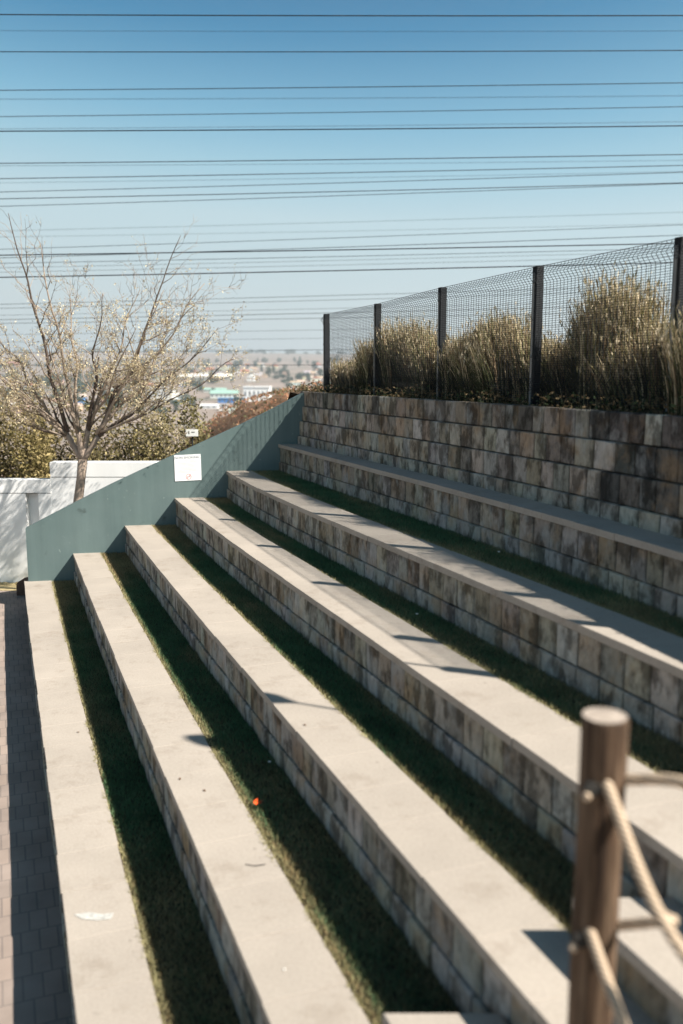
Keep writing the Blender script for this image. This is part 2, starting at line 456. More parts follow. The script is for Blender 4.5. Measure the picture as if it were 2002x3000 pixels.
# stair blocks on the strips at the viewer's end
for (cx, cy, lev_, lab) in ((.93, 3.30, 3, 'pale stair block beside the wooden post, on the third level'),
                            (.16, 3.15, 2, 'pale stair block cut by the bottom edge of the photo')):
    a0 = cx*NX + cy*NY; z0 = zl(lev_); rt = empty('stair_block', (cx, cy, z0-.03), lab, 'stair block', 'half height stair blocks')
    a1 = front(lev_+1, 3.2) + .012
    def xy(a, y): return ((a - y*NY)/NX, y)
    y1 = cy - 1.5
    top = [xy(a0, cy), xy(a1, cy), xy(a1, y1), xy(a0, y1)]
    mb = MB(); zt = z0 + .2
    def ins(k, z): 
        c = k; return [(top[0][0]+c, top[0][1]-c, z), (top[1][0]-c, top[1][1]-c, z), (top[2][0]-c, top[2][1]+c, z), (top[3][0]+c, top[3][1]+c, z)]
    vs = [(x, y, zt-.05) for x, y in top] + [(x, y, zt-.006) for x, y in top] + ins(.006, zt)
    fs = [(0, 1, 2, 3), (11, 10, 9, 8)] + [(r+(q+1) % 4, r+q, r+4+q, r+4+(q+1) % 4) for r in (0, 4) for q in range(4)]
    mb.add(vs, fs); mb.build('tread', M_COPING, rt)
    mb = MB(); tp = ins(.02, 0)
    vs = [(q[0], q[1], z0-.04) for q in tp] + [(q[0], q[1], zt-.052) for q in tp]
    mb.add(vs, [(q, (q+1) % 4, 4+(q+1) % 4, 4+q) for q in range(4)], (.33, .29, .23)); mb.build('base_block', M_BLOCK, rt)

# soil under the turf strips
mb = MB()
for i in range(1, 6):
    bs = np.linspace(B0, 13.7, 30); vs = []; fs = []
    for b in bs:
        for a in (front(i, b)+SW[i]-.02, front(i+1, b)+.10): vs.append(P(a, b, zl(i)-.022))
    for j in range(len(bs)-1): fs.append((2*j, 2*j+1, 2*j+3, 2*j+2))
    mb.add(vs, fs)
o = mb.build('soil', M_SOIL, origin=(0, 0, 0)); tag(o, kind='structure')
# turf: real blades
TV = []; TC = []; cnt = 0
for i in range(1, 6):
    nb = 52000
    b = 2.2 + 11.6*RNG.random(nb)**1.25; bb = np.clip(b, 2.2, bend(front(i, 13.5)))
    f0 = np.array([front(i, q) for q in bb]) + SW[i]; f1 = np.array([front(i+1, q) for q in bb]) + .02
    edge = np.array([.003 + .026*mnoise.noise((q*2.3, i*7.1, 0)) + .018*mnoise.noise((q*9.0, i*3.7, 5)) for q in bb])
    u = RNG.random(nb); a = f0 - np.clip(edge, -.03, .06) + u*(f1 - f0 + edge)
    x = a*NX + bb*TX; y = a*NY + bb*TY
    h = .018 + .022*RNG.random(nb); lean = RNG.normal(0, .014, (nb, 2)); th = RNG.random(nb)*2*math.pi
    w = .0026 + .0022*RNG.random(nb)
    z0 = np.full(nb, zl(i)-.024)
    z0 = np.where(a < f0, zl(i)-.004, z0); h = np.where(a < f0, h*.55, h)
    p0 = np.stack([x-np.cos(th)*w, y-np.sin(th)*w, z0], 1); p1 = np.stack([x+np.cos(th)*w, y+np.sin(th)*w, z0], 1)
    p2 = np.stack([x+lean[:, 0], y+lean[:, 1], z0+h], 1)
    pat = np.array([mnoise.noise((q*.55, r*3, i*5.0)) + .6*mnoise.noise((q*1.9, r*6, i*9.0)) for q, r in zip(bb, a)])
    endf = np.clip((bb-11.2 - .35*i + .9)/1.6, 0, 1)
    nearf = np.clip((6.4-bb)/2.5, 0, 1)*.45
    dry = np.clip(.10 + pat*.7 + endf*1.05 + nearf + RNG.normal(0, .22, nb) + np.where(a < f0+.05, .35, 0), 0, 1)[:, None]  # last term lightens the edge blades where the sunlit strip lies
    g = np.array([.080, .155, .075]); d = np.array([.33, .25, .13])
    c = (g*(1-dry) + d*dry) * (.7+.6*RNG.random((nb, 1)))
    c = np.where((a < f0+.03+.03*pat)[:, None], np.array([.38, .34, .18])*(.6+.6*RNG.random((nb, 1))), c)  # sunlit strip behind the slab put into the blade colour
    TV.append(np.stack([p0, p1, p2], 1).reshape(-1, 3)); TC.append(np.repeat(c, 3, 0)); cnt += nb
V = np.concatenate(TV); o = strips('grass', V, np.arange(len(V)).reshape(-1, 3), np.concatenate(TC), M_TURF)
tag(o, 'short dark green turf in strips behind each bench step', 'grass', kind='stuff')

# ------------------------------------------------------------------ green side wall with its notice
PN = Vector((.19, -1, 0)).normalized(); PP = Vector((-4.75, 12.94, 0)) + PN*.0
top = [(75, 1548), (150, 1509), (225, 1470), (326, 1419), (418, 1376), (510, 1334), (600, 1293), (694, 1250), (790, 1203), (886, 1152)]
poly = [on_plane(x, y, PP, PN) for x, y in top]
poly = [Vector((poly[0].x, poly[0].y, -.05))] + poly + [poly[-1] + Vector((.5, .095, .0)), Vector((poly[-1].x+.5, poly[-1].y+.095, -.05))]
mb = MB(); mb.prism(poly[::-1], -PN*.14)
o = mb.build('side_wall', M_GREEN); tag(o, 'sloping green painted wall closing the far ends of the benches', 'wall')
PU = Vector((1, .19, 0)).normalized()
def onp(px, py, lift): return on_plane(px, py, PP + PN*lift, PN)
A, Bc, Cc, D = [onp(x, y, .004) for x, y in ((510.5, 1334), (588, 1330), (591, 1406), (513.5, 1410))]
nt = empty('notice', D, 'square white paper notice with a red no smoking symbol on the green wall', 'notice')
mb = MB(); mb.prism([D, Cc, Bc, A], PN*.004); mb.build('sheet', m_plain('notice_paper', (.86, .87, .87), .5, .3, .03), nt)
X = (Cc-D).normalized(); Y = PN.cross(X).normalized(); wS = (Cc-D).length; hS = (A-D).length
if Y.z < 0: Y = -Y
rotm = Matrix((X, Y, PN)).transposed().to_4x4()
grey = m_plain('grey_print', (.22, .22, .23), .6, .2, .1); lite = m_plain('faint_print', (.48, .49, .49), .6, .2, .1); red = m_plain('red_print', (.62, .30, .28), .6, .2, .1)
cu = bpy.data.curves.new('heading', 'FONT'); cu.body = 'NON SMOKING'; cu.size = .052; cu.align_x = 'CENTER'; cu.extrude = .0008
to = bpy.data.objects.new('heading_source', cu); COL.objects.link(to)
bpy.context.view_layer.update()
hm = bpy.data.meshes.new_from_object(to.evaluated_get(bpy.context.evaluated_depsgraph_get()))
bpy.data.objects.remove(to)
hm.materials.clear(); hm.materials.append(grey)
ho = bpy.data.objects.new('heading', hm); COL.objects.link(ho); ho.parent = nt
off = X*(wS*.5) + Y*(hS*.85) + PN*.0055
ho.matrix_local = Matrix.Translation(off) @ rotm
def local(u, v, lift=.005): return D + X*u + Y*v + PN*lift
mb = MB()
for r in range(10):
    v = hS*(.77 - .05*r); ln = (.74, .78, .70, .80, .74, .66, .80, .72, .78, .52)[r]
    u0 = wS*.12
    mb.prism([local(u0, v), local(u0+wS*ln, v), local(u0+wS*ln, v+.0055), local(u0, v+.0055)], PN*.0008)
mb.build('text_lines', lite, nt)
mb = MB(); cu_, cv = wS*.52, hS*.155; n = 28
for q in range(n):
    t0, t1 = 2*math.pi*q/n, 2*math.pi*(q+1)/n
    mb.prism([local(cu_+math.cos(t)*r_, cv+math.sin(t)*r_) for t, r_ in ((t0, .044), (t1, .044), (t1, .034), (t0, .034))][::-1], PN*.001)
dd = .025
mb.prism([local(cu_-dd-.004, cv-dd+.004, .0062), local(cu_-dd+.004, cv-dd-.004, .0062), local(cu_+dd+.004, cv+dd-.004, .0062), local(cu_+dd-.004, cv+dd+.004, .0062)], PN*.001)
mb.build('no_smoking_symbol', red, nt)
mb = MB(); mb.prism([local(cu_-.026, cv-.004), local(cu_+.026, cv-.004), local(cu_+.026, cv+.004), local(cu_-.026, cv+.004)], PN*.0008)
mb.build('cigarette_print', grey, nt)

# dark stub just past the side wall, and the white boundary wall beyond
mb = MB(); p = on_y(64, 1746, 13.75)
n = 10; prof = [(-.16, 0), (.16, 0)] + [(.16*math.cos(t), .16 + .10*math.sin(t)) for t in np.linspace(0, math.pi, n)]
mb.prism([(p.x+.10+u*.9, 13.66, v) for u, v in prof], (0, .2, 0))
o = mb.build('kerb_stub', m_plain('dark_brick', (.10, .06, .045), .85, .2, .3, 25)); tag(o, 'small dark rounded kerb stub by the foot of the green wall', 'kerb')
yw = 14.85
rt = empty('boundary_wall', (-5.5, yw, 0), 'white rendered boundary wall behind the green wall, striped by tree shadows', 'wall')
def wx(px): return on_y(px, 1450, yw).x
def wz(px, py): return on_y(px, py, yw).z
xL, xN0, xN1, xS, xR = -16, wx(75), wx(112), wx(150), 6.0
zTop1, zB1 = wz(60, 1405), wz(60, 1446); zTop2, zB2 = wz(330, 1354), wz(330, 1399)
mb = MB()
mb.box(xL, xN0, yw, yw+.2, -.3, zB1); mb.box(xN1, xS, yw, yw+.2, -.3, zB1); mb.box(xN0, xN1, yw+.16, yw+.2, -.3, zB1)
mb.box(xS, xR, yw+.004, yw+.2, -.3, zB2)
mb.build('wall_face', M_WHITE, rt)
mb = MB(); mb.box(xL, xS, yw-.005, yw+.22, zB1+.012, zTop1, ch=.006); mb.box(xS+.004, xR, yw-.001, yw+.22, zB2+.012, zTop2, ch=.006)
mb.build('wall_cap', M_WHITE, rt)
mb = MB(); mb.box(xL, xS, yw+.01, yw+.19, zB1, zB1+.012); mb.box(xS+.004, xR, yw+.01, yw+.19, zB2, zB2+.012)
mb.build('joint', M_CORE, rt)

# ------------------------------------------------------------------ mesh fence on the bank
AF = 4.75
pp = []
for px, py in ((957, 920), (1107, 890), (1297, 842), (1578, 780), (1999, 695)):
    q = on_a(px, py, AF); pp.append(q)
step = (pp[4]-pp[3]); step.z = 0
pp.append(pp[4] + step*.96); pp.append(pp[5] + step*.40)
pp[5].z = pp[6].z = pp[4].z
GZ = WALL_TOP + .0
fr = empty('mesh_fence', (pp[2].x, pp[2].y, GZ), 'dark steel mesh fence with square posts along the top of the block wall', 'fence')
nrm = Vector((NX, NY, 0)); 
for j, q in enumerate(pp):
    mb = MB(); t = Vector((TX, TY, 0))
    h = .037
    def fnp(x, y, z, q=q): return tuple(Vector((q.x, q.y, 0)) + nrm*x + t*y + Vector((0, 0, z)))
    mb.box(-h, h, -h, h, GZ-.25, q.z, fn=fnp, ch=.004)
    po = mb.build('post', M_FENCE, fr)
    mb = MB(); mb.box(-h-.012, -h-.002, -.014, .014, GZ-.05, q.z-.06, fn=fnp)
    for zb in np.linspace(GZ+.1, q.z-.15, 4): mb.ball(fnp(-h-.013, 0, zb), .011)
    mb.build('clamp_strip', m_plain('grey_steel', (.16, .16, .155), .5, .5) if j == 0 else bpy.data.materials['grey_steel'], fr)
# panel profile: V folds stiffen the mesh
def fold(fz):
    for c0 in (.12, .93):
        if abs(fz-c0) < .055: return -.05*(1-abs(fz-c0)/.055)
    return 0.0
def quad_wire(VL, p, q, r):
    VL.append((p, q, r))
def wires_mesh(segs):
    """array of 4-sided prisms"""
    Vs = []; Fs = []; k = 0
    P0 = np.array([s[0] for s in segs]); P1 = np.array([s[1] for s in segs]); r = np.array([s[2] for s in segs])[:, None]
    d = P1-P0; d /= np.linalg.norm(d, axis=1)[:, None]
    ref = np.where(np.abs(d[:, 2:3]) > .8, np.array([[NX, NY, 0]]), np.array([[0, 0, 1.0]]))
    u = np.cross(d, ref); u /= np.linalg.norm(u, axis=1)[:, None]; w = np.cross(d, u)
    ring = [u+w, w-u, -u-w, u-w]
    Vv = np.stack([P0+x*r*.7 for x in ring] + [P1+x*r*.7 for x in ring], 1).reshape(-1, 3)
    base = (np.arange(len(segs))*8)[:, None]
    F = np.concatenate([base + np.array([[q, (q+1) % 4, 4+(q+1) % 4, 4+q]]) for q in range(4)])
    return Vv, F
for j in range(len(pp)-1):
    p, q = pp[j], pp[j+1]; L = (Vector((q.x, q.y, 0))-Vector((p.x, p.y, 0))).length
    d = (q-p); segs = []
    def pt(s, fz):
        zt = p.z + (q.z-p.z)*s - .012; z = GZ+.03 + (zt-GZ-.03)*fz
        return (p.x + d.x*s - NX*(.045-fold(fz)), p.y + d.y*s - NY*(.045-fold(fz)), z)
    nv = int(L/.052); nh = int((p.z-GZ)/.0205)
    zs = sorted(set([0, .065, .12, .175, .55, .875, .93, .985, 1]))
    for a in range(nv+1):
        s = a/nv
        for z0, z1 in zip(zs[:-1], zs[1:]): segs.append((pt(s, z0), pt(s, z1), .0024))
    for a in range(nh+1):
        fz = a/nh; segs.append((pt(0, fz), pt(1, fz), .0024 if a not in (0, nh) else .0033))
    Vv, F = wires_mesh(segs)
    strips('mesh_panel', Vv, F, np.ones((len(Vv), 3)), M_FENCE, fr)

# ------------------------------------------------------------------ tall dry grass behind the fence
def grass_clump(center, rad, height, nb, seed, label, squash=1.0, group=None):
    nb = int(nb*1.6); height *= .93; rg = np.random.default_rng(seed)
    root = empty('tall_grass', center, label, 'tall grass', group)
    th = rg.random(nb)*2*math.pi; rr = rad*np.sqrt(rg.random(nb))*.95
    tuft = rg.integers(0, 9, nb); ts = rg.uniform(.66, 1.0, 9); tl = rg.normal(0, .035, (9, 2)); tc = rg.normal(0, .5, (9, 2))*rad
    # ellipse stretched along the fence
    ea, eb = .62, 1.0
    base = np.stack([(rr*np.cos(th)*.45 + tc[tuft, 0])*ea, (rr*np.sin(th)*.45 + tc[tuft, 1])*eb, np.zeros(nb)], 1)
    az = th + rg.normal(0, .7, nb); H = height*(.58 + .32*rg.random(nb)**.9 + .13*rg.random(nb)*(rg.random(nb) < .3))*ts[tuft]*1.08
    out = (.03 + .10*rg.random(nb)**1.8)*height*(.4+rr/rad)
    lean_wind = np.array([-.03, .05])*height
    segs = 5; Vs = []
    w0 = .004 + .004*rg.random(nb)
    for k in range(segs+1):
        t = k/segs
        dr = out*t**2; drop = (out*.35)*t**4
        cx = base[:, 0] + dr*np.cos(az) + (lean_wind[0] + tl[tuft, 0]*height)*t**2; cy = base[:, 1] + dr*np.sin(az) + (lean_wind[1] + tl[tuft, 1]*height)*t**2
        cz = H*t - drop
        w = w0*(1-.85*t**1.5)
        tw = az + math.pi/2 + 1.2*t
        for sgn in (-1, 1): Vs.append(np.stack([cx + sgn*w*np.cos(tw), cy + sgn*w*np.sin(tw), cz], 1))
    Vs = np.stack(Vs, 1)                                    # nb, 12, 3 in local (a,b,z)
    A = Vs[..., 0]*NX + Vs[..., 1]*TX; Bv = Vs[..., 0]*NY + Vs[..., 1]*TY
    V = np.stack([A + center[0], Bv + center[1], Vs[..., 2] + center[2]], -1).reshape(-1, 3)
    per = 2*(segs+1)
    f = np.concatenate([np.array([[2*k, 2*k+1, 2*k+3, 2*k+2]]) for k in range(segs)])
    F = (np.arange(nb)*per)[:, None, None] + f[None]
    straw = np.array([.62, .51, .33]); olive = np.array([.22, .22, .10]); brown = np.array([.30, .21, .13])
    shade_thatch = rg.random((nb, 1)) < .56
    Vt = V.reshape(nb, -1, 3); hcap = (center[2] + (Vt[:, :, 2:3]-center[2])*np.where(shade_thatch, .36 + .42*rg.random((nb, 1)), 1.0)[:, :, None]); Vt[:, :, 2:3] = hcap
    m = rg.random((nb, 1)); c = np.where(m < .33, straw, np.where(m < .70, olive, brown))*(.7+.6*rg.random((nb, 1)))
    c = np.where(shade_thatch, np.array([.055, .058, .03])*(.6+.8*rg.random((nb, 1))), c)  # short old blades, darkened so the clump's base shade is in their colour
    cc = np.repeat(c[:, None, :], per, 1).reshape(-1, 3)
    strips('blades', V, F.reshape(-1, 4), cc, M_BLADE, root)
    Vt = V.reshape(nb, segs+1, 2, 3).mean(2); idx = rg.integers(0, nb, int(nb*2.2)); idx = idx[~shade_thatch[idx, 0]]
    t = .66 + .34*rg.random(len(idx)); k_ = np.minimum((t*segs).astype(int), segs-1); fr = (t*segs - k_)[:, None]
    pos = Vt[idx, k_]*(1-fr) + Vt[idx, k_+1]*fr + rg.normal(0, .007, (len(idx), 3))
    d1 = rg.normal(0, .35, (len(idx), 3)); d1[:, 2] = 1; d1 /= np.linalg.norm(d1, axis=1)[:, None]
    d2 = np.cross(d1, rg.normal(size=(len(idx), 3))); d2 /= np.linalg.norm(d2, axis=1)[:, None]
    sz = (.016 + .02*rg.random(len(idx)))[:, None]
    Vp = np.stack([pos - d1*sz, pos + d2*sz*.24, pos + d1*sz, pos - d2*sz*.24], 1).reshape(-1, 3)
    cp_ = np.where(rg.random((len(idx), 1)) < .65, np.array([.64, .54, .38]), np.array([.30, .25, .13]))*(.7+.5*rg.random((len(idx), 1)))
    strips('seed_heads', Vp, np.arange(len(Vp)).reshape(-1, 4), np.repeat(cp_, 4, 0), M_BLADE, root)
    return root
def clump_at(px, a, **kw):
    d = ray(px, 1100); k = a/(d.x*NX + d.y*NY); q = CAM + d*k
    return (q.x, q.y, GZ-.03)
GG = 'tall dry grass clumps behind the fence'
CL = [(1052, 4.98, .42, .60, 1900, 'smallest tuft of dry grass, behind the farthest fence panel'),
      (1000, 5.02, .34, .48, 1300, 'short pale tuft hugging the farthest fence post'),
      (1100, 5.05, .40, .80, 1700, 'mid height tuft between the two farthest grass tufts and the second post'),
      (1150, 5.01, .42, .98, 2200, 'leaning dry grass tuft right beside the second fence post'),
      (1225, 5.06, .50, 1.20, 3400, 'dense dry grass clump behind the second fence panel from the far end'),
      (1400, 5.01, .52, 1.02, 3600, 'dry straw grass clump behind the middle fence panel'),
      (1490, 5.09, .50, 1.10, 3200, 'tallest part of the dry grass behind the middle fence panel'),
      (1575, 5.23, .42, .85, 2400, 'short grass tuft showing past the post beside the tallest clump'),
      (1690, 5.06, .42, .88, 2600, 'lower grass tuft at the left foot of the tallest clump'),
      (1800, 5.09, .55, 1.36, 4600, 'tallest dry grass clump, behind the nearest whole fence panel'),
      (1915, 5.17, .45, 1.00, 2800, 'pale grass clump beside the fence post at the right photo edge'),
      (1330, 5.28, .50, .92, 2200, 'thin grass tuft set back behind the fourth post from the right'),
      (2085, 5.22, .55, 1.05, 3000, 'dry grass clump just past the right edge of the photo'),
      (2260, 5.09, .55, 1.10, 2800, 'dry grass clump two posts past the right edge of the photo'),
      (2520, 5.12, .6, .95, 2500, 'dry grass clump near the last fence post'),
      (1660, 5.45, .80, .80, 3000, 'low dark grass set back behind the tallest clump'),
      (1450, 5.45, .80, .78, 3000, 'low dark grass set back behind the middle fence panel'),
      (1240, 5.45, .75, .75, 2600, 'low dark grass set back behind the second panel clump'),
      (1880, 5.45, .80, .82, 3000, 'low dark grass set back behind the clump at the right edge'),
      (2120, 5.45, .8, .85, 2600, 'low dark grass set back past the right photo edge')]
for j, (px, a, rad, h, nb, lab) in enumerate(CL):
    grass_clump(clump_at(px, a), rad, h, nb, 300+j, lab, group=GG)
# low dry plants and leaf litter along the wall top
def leaf_quads(n, pos, size, rg, flat=0.0):
    """n randomly turned leaf-like quads (pointed) around positions pos (n,3)"""
    d1 = rg.normal(size=(n, 3)); d1[:, 2] *= (1-flat); d1 /= np.linalg.norm(d1, axis=1)[:, None]
    d2 = rg.normal(size=(n, 3)); d2 -= d1*(d1*d2).sum(1)[:, None]; d2 /= np.linalg.norm(d2, axis=1)[:, None]
    s = size*(.6+.8*rg.random(n))[:, None]
    return np.stack([pos - d1*s, pos + d2*s*.45, pos + d1*s, pos - d2*s*.45], 1).reshape(-1, 3)
nb = 5200; rg = np.random.default_rng(9)
b = 3.0 + 11.2*rg.random(nb); a = np.array([wall_face(q) for q in b]) + .10 + .75*rg.random(nb)**1.4
z = GZ - .02 + .13*rg.random(nb)**2 + .04*np.array([max(0, mnoise.noise((q*2.2, 3, 1))) for q in b])*3*rg.random(nb)
pos = np.stack([a*NX+b*TX, a*NY+b*TY, z], 1)
V = leaf_quads(nb, pos, .021, rg, .2)
c = np.where(rg.random((nb, 1)) < .4, np.array([.04, .055, .025]), np.array([.15, .11, .06]))*(.5+rg.random((nb, 1)))
o = strips('ground_cover', V, np.arange(len(V)).reshape(-1, 4), np.repeat(c, 4, 0), M_LEAF)
tag(o, 'low dry leaves and weeds along the top of the block wall', 'ground cover', kind='stuff')

# ------------------------------------------------------------------ unseen stalk added on the bank to cast the long spindle shadow
base = Vector((3.72, 4.25, GZ+.0)); ax = empty('shadow_stalk', base, 'unseen plant stalk with a spindle shaped head, added by the fence end to cast its shadow', 'plant')
mb = MB(); pts = [base + Vector((.01*math.sin(k), 0, .16*k)) for k in range(15)]; mb.tube(pts, [.022-.0007*k for k in range(15)], 7); mb.build('stalk', M_BARK, ax)
mb = MB(); tp = pts[-1]; rr_ = [.015, .04, .07, .095, .105, .095, .07, .03]
mb.tube([tp + Vector((0, 0, .068*k)) for k in range(8)], rr_, 9, (.5, .3, .1)); mb.build('shadow_head', M_LEAF, ax, True)
mb = MB()
for k in range(16):
    t = k*2.4; mb.add([base + Vector((math.cos(t)*u + math.sin(t)*w, math.sin(t)*u - math.cos(t)*w, z)) for u, w, z in ((.0, -.04, 0), (.0, .04, 0), (.3, .03, .25), (.3, -.03, .25), (.55, 0, .3))], [(0, 1, 2, 3), (3, 2, 4)], (.12, .17, .10))
mb.build('rosette', M_LEAF, ax)

# ------------------------------------------------------------------ overhead lines
WI = [(44, 47, 3.2, 24), (91, 92, 1.0, 60), (153, 149, 2.6, 26), (266, 244, 2.3, 30), (292, 282, 1.2, 55), (343, 314, 2.0, 32), (386, 370, 3.2, 25),
      (379, 358, 1.0, 58), (480, 454, 2.4, 30), (487, 471, .9, 62), (525, 486, 2.2, 32), (537, 504, .8, 66), (564, 506, 1.8, 34), (584, 537, 2.2, 31), (606, 539, 1.7, 35),
      (678, 623, .8, 70), (696, 657, .7, 74), (732, 660, 1.5, 40), (749, 714, 3.2, 26), (757, 690, 1.8, 36), (773, 728, 1.5, 40), (786, 738, 1.0, 50), (799, 752, 1.0, 56), (814, 770, 3.2, 27),
      (893, 836, 1.3, 46), (905, 850, 1.2, 50), (925, 880, .9, 60), (938, 893, 1.5, 46), (949, 912, 1.3, 48), (982, 948, .9, 62), (1004, 975, .8, 70), (1035, 1012, 1.5, 56), (1071, 1066, 1.6, 58)]
def wl(j):
    lab = ['thick dark cable, topmost across the sky', 'faint thin wire between the two topmost dark cables', 'dark cable second from the top of the sky',
     'tilted dark cable below the second level cable', 'faint thin wire just under the upper tilted dark cable', 'thin dark wire above the middle thick cable', 'thick dark cable low in the deep blue sky, third thick one down',
     'faint wire hugging the third thick cable from above', 'dark cable heading the middle band of wires', 'faint wire just under the head cable of the middle band', 'dark tilted wire second in the middle band', 'faint wire in the middle of the middle band',
     'thin dark wire third in the middle band', 'dark wire fourth in the middle band, meeting others at the right', 'lowest thin wire of the middle band, meeting others at the right',
     'faint wire alone under the middle band', 'very faint wire second under the middle band', 'thin wire over the thick cable at the tree top', 'thick dark cable crossing the upper twigs of the tree', 'thin steep wire crossing the thick upper tree cable',
     'thin wire midway between the two thick tree cables', 'faint wire below the middle of the two thick tree cables', 'faint wire just over the lowest thick cable', 'lowest thick dark cable, crossing the tree and meeting the fence',
     'first thin wire below the lowest thick cable', 'second thin wire below the lowest thick cable', 'faint wire above a pair of wires left of the fence', 'upper wire of the pair reaching the far fence post top', 'lower wire of the pair reaching the far fence post top',
     'faint wire behind the upper crown beside the far fence post', 'very faint wire just above the distant skyline', 'dark wire running along the distant skyline', 'lowest wire, crossing over the distant town']
    return lab[j]
for j, (yl, yr, wpx, dist) in enumerate(WI):
    A = on_y(0, yl, dist); Bq = on_y(2002, yr, dist); dv = (Bq-A)/(Bq.x-A.x)
    L = dist*1.1; pts = []
    for k in range(17):
        x = -L + 2*L*k/16; sag = .00022*(x*x - (Bq.x*.6)**2)*(24/dist)
        p = A + dv*(x-A.x); p.z += sag; pts.append(p)
    mb = MB(); mb.tube(pts, wpx*dist/FPX*.5, 5)
    o = mb.build('overhead_cable', M_CABLE); tag(o, wl(j), 'cable', 'overhead cables across the sky')

# ------------------------------------------------------------------ the sparse tree behind the green wall
TB = Vector((on_y(228, 1480, 13.72).x, 13.72, 0))
tr = empty('tree', TB, 'sparse spreading tree with pale yellow leaves in front of the white wall', 'tree')
rg = random.Random(21)
mb = MB(); leaf_pos = []
def tpt(px, py, y): return on_y(px, py, y)
fork = tpt(243, 1345, 13.72)
tk = [TB + Vector((.0, 0, -.1)), TB + Vector((.0, 0, .5)), tpt(228, 1480, 13.72), tpt(238, 1400, 13.72), fork]
mb.tube(tk, [.095, .085, .075, .068, .075], 10, (.36, .28, .22))
def limb(p0, p1, r0, r1, level, wig=.05, curve=None, col=None):
    n = max(4, int((p1-p0).length/.16)); pts = []; rad = []
    mid = curve or Vector((0, 0, 0)); L = (p1-p0).length
    o1, o2, o3 = rg.random()*50, rg.random()*50, rg.random()*50
    for k in range(n+1):
        t = k/n
        p = p0.lerp(p1, t) + mid*(4*t*(1-t))
        s = wig*L*math.sin(math.pi*t)**.5
        p += Vector((mnoise.noise((t*4+o1, 0, 0)), mnoise.noise((t*4+o2, 1, 0)), mnoise.noise((t*4+o3, 2, 0))))*s
        pts.append(p); rad.append(r0 + (r1-r0)*t**.8)
    dk = rg.random() < .35
    c = col or ((.12, .09, .07) if dk else (.38, .30, .24))
    mb.tube(pts, rad, 6 if level < 2 else 4, c)
    return pts, rad
def grow(pts, rad, level):
    n = len(pts); L = sum((pts[k+1]-pts[k]).length for k in range(n-1))
    if level >= 3: return
    kids = {0: int(6 + L*2.6), 1: int(2 + L*4.6), 2: int(1 + L*6)}[level]
    for q in range(kids):
        t = .22 + .76*(q+rg.random())/kids
        k = min(n-2, int(t*(n-1))); p = pts[k].lerp(pts[k+1], rg.random())
        d = (pts[k+1]-pts[k]).normalized()
        side = Vector((rg.gauss(0, 1), rg.gauss(0, 1), rg.gauss(.15, .8))); side -= d*side.dot(d); side.normalize()
        v = (d*rg.uniform(.45, 1.0) + side*rg.uniform(.5, 1.0) + Vector((0, 0, .22))).normalized()
        l = L*rg.uniform(.18, .40)*(1-.45*t) + (.10 if level else .18)
        if level == 2: l = rg.uniform(.06, .2)
        r0 = max(.0026, rad[k]*rg.uniform(.4, .62)); r1 = .0014 if level < 2 else .001
        cp, cr = limb(p, p+v*l, r0, r1, level+1, .12, Vector((0, 0, -.04*l)))
        grow(cp, cr, level+1)
        if level >= 1 and p.z < 5.6:
            for s in range(1, len(cp)):
                if rg.random() < (.85 if cp[s].z < 3.7 else .55 if cp[s].z < 4.5 else .10):
                    for _ in range(rg.choice((1, 2, 3, 3))): leaf_pos.append(cp[s] + Vector((rg.gauss(0, .026), rg.gauss(0, .026), rg.gauss(0, .026))))
TIPS = [((530, 690), .3, .030), ((480, 850), -.5, .026), ((600, 830), .2, .026), ((640, 960), -.3, .022), ((560, 1030), .6, .020), ((410, 850), .7, .024), ((300, 860), -.7, .024),
        ((205, 850), .4, .026), ((115, 705), .0, .028), ((25, 625), -.3, .030), ((-60, 880), .4, .028), ((-60, 1030), -.5, .024), ((-30, 1180), .3, .020), ((120, 960), -1.0, .022), ((400, 960), -1.0, .022),
        ((690, 1050), .2, .018), ((330, 1010), 1.0, .020), ((520, 1130), -.6, .018), ((90, 1080), .9, .020), ((-130, 960), .0, .026), ((20, 1110), -.8, .018), ((150, 1140), .5, .016), ((400, 1120), .5, .016), ((60, 1230), -.2, .015)]
mids = [tpt(228, 1260, 13.67), tpt(260, 1250, 13.78), tpt(290, 1275, 13.67), tpt(195, 1270, 13.78)]
for j, m_p in enumerate(mids):
    limb(fork - Vector((0, 0, .03)), m_p, .052, .040, 0, .04, col=(.33, .26, .21))
for j, ((px, py), dy, r0) in enumerate(TIPS):
    tip = tpt(px, py, 13.45 + dy*.7)
    st = mids[2] if px > 430 else mids[1] if px > 260 else mids[0] if px > 90 else mids[3]
    st = st + Vector((rg.gauss(0, .02), rg.gauss(0, .02), rg.uniform(-.05, .05)))
    pts, rad = limb(st, tip, r0*1.25, .0045, 1, .05, Vector((0, 0, -.10 if abs(px-250) > 250 else 0)), col=(.30, .24, .19) if j % 3 else (.11, .085, .07))
    grow(pts, rad, 0) if py > 720 else grow(pts, rad, 1)
# one pruned dark stub of a branch
limb(mids[1], tpt(290, 1045, 13.8), .03, .012, 1, .04, col=(.05, .04, .04))
mb.build('trunk', M_BARK, tr, True)
lp = np.array([tuple(p) for p in leaf_pos]); rg2 = np.random.default_rng(4)
lp = lp[rg2.permutation(len(lp))[:min(len(lp), 20000)]]
V = leaf_quads(len(lp), lp, .016, rg2)
c = np.where(rg2.random((len(lp), 1)) < .75, np.array([.64, .55, .36]), np.array([.38, .29, .17]))*(.7+.6*rg2.random((len(lp), 1)))
strips('crown', V, np.arange(len(V)).reshape(-1, 4), np.repeat(c, 4, 0), M_LEAF, tr)
print('tree leaves', len(lp), 'trunk verts', len(mb.v))

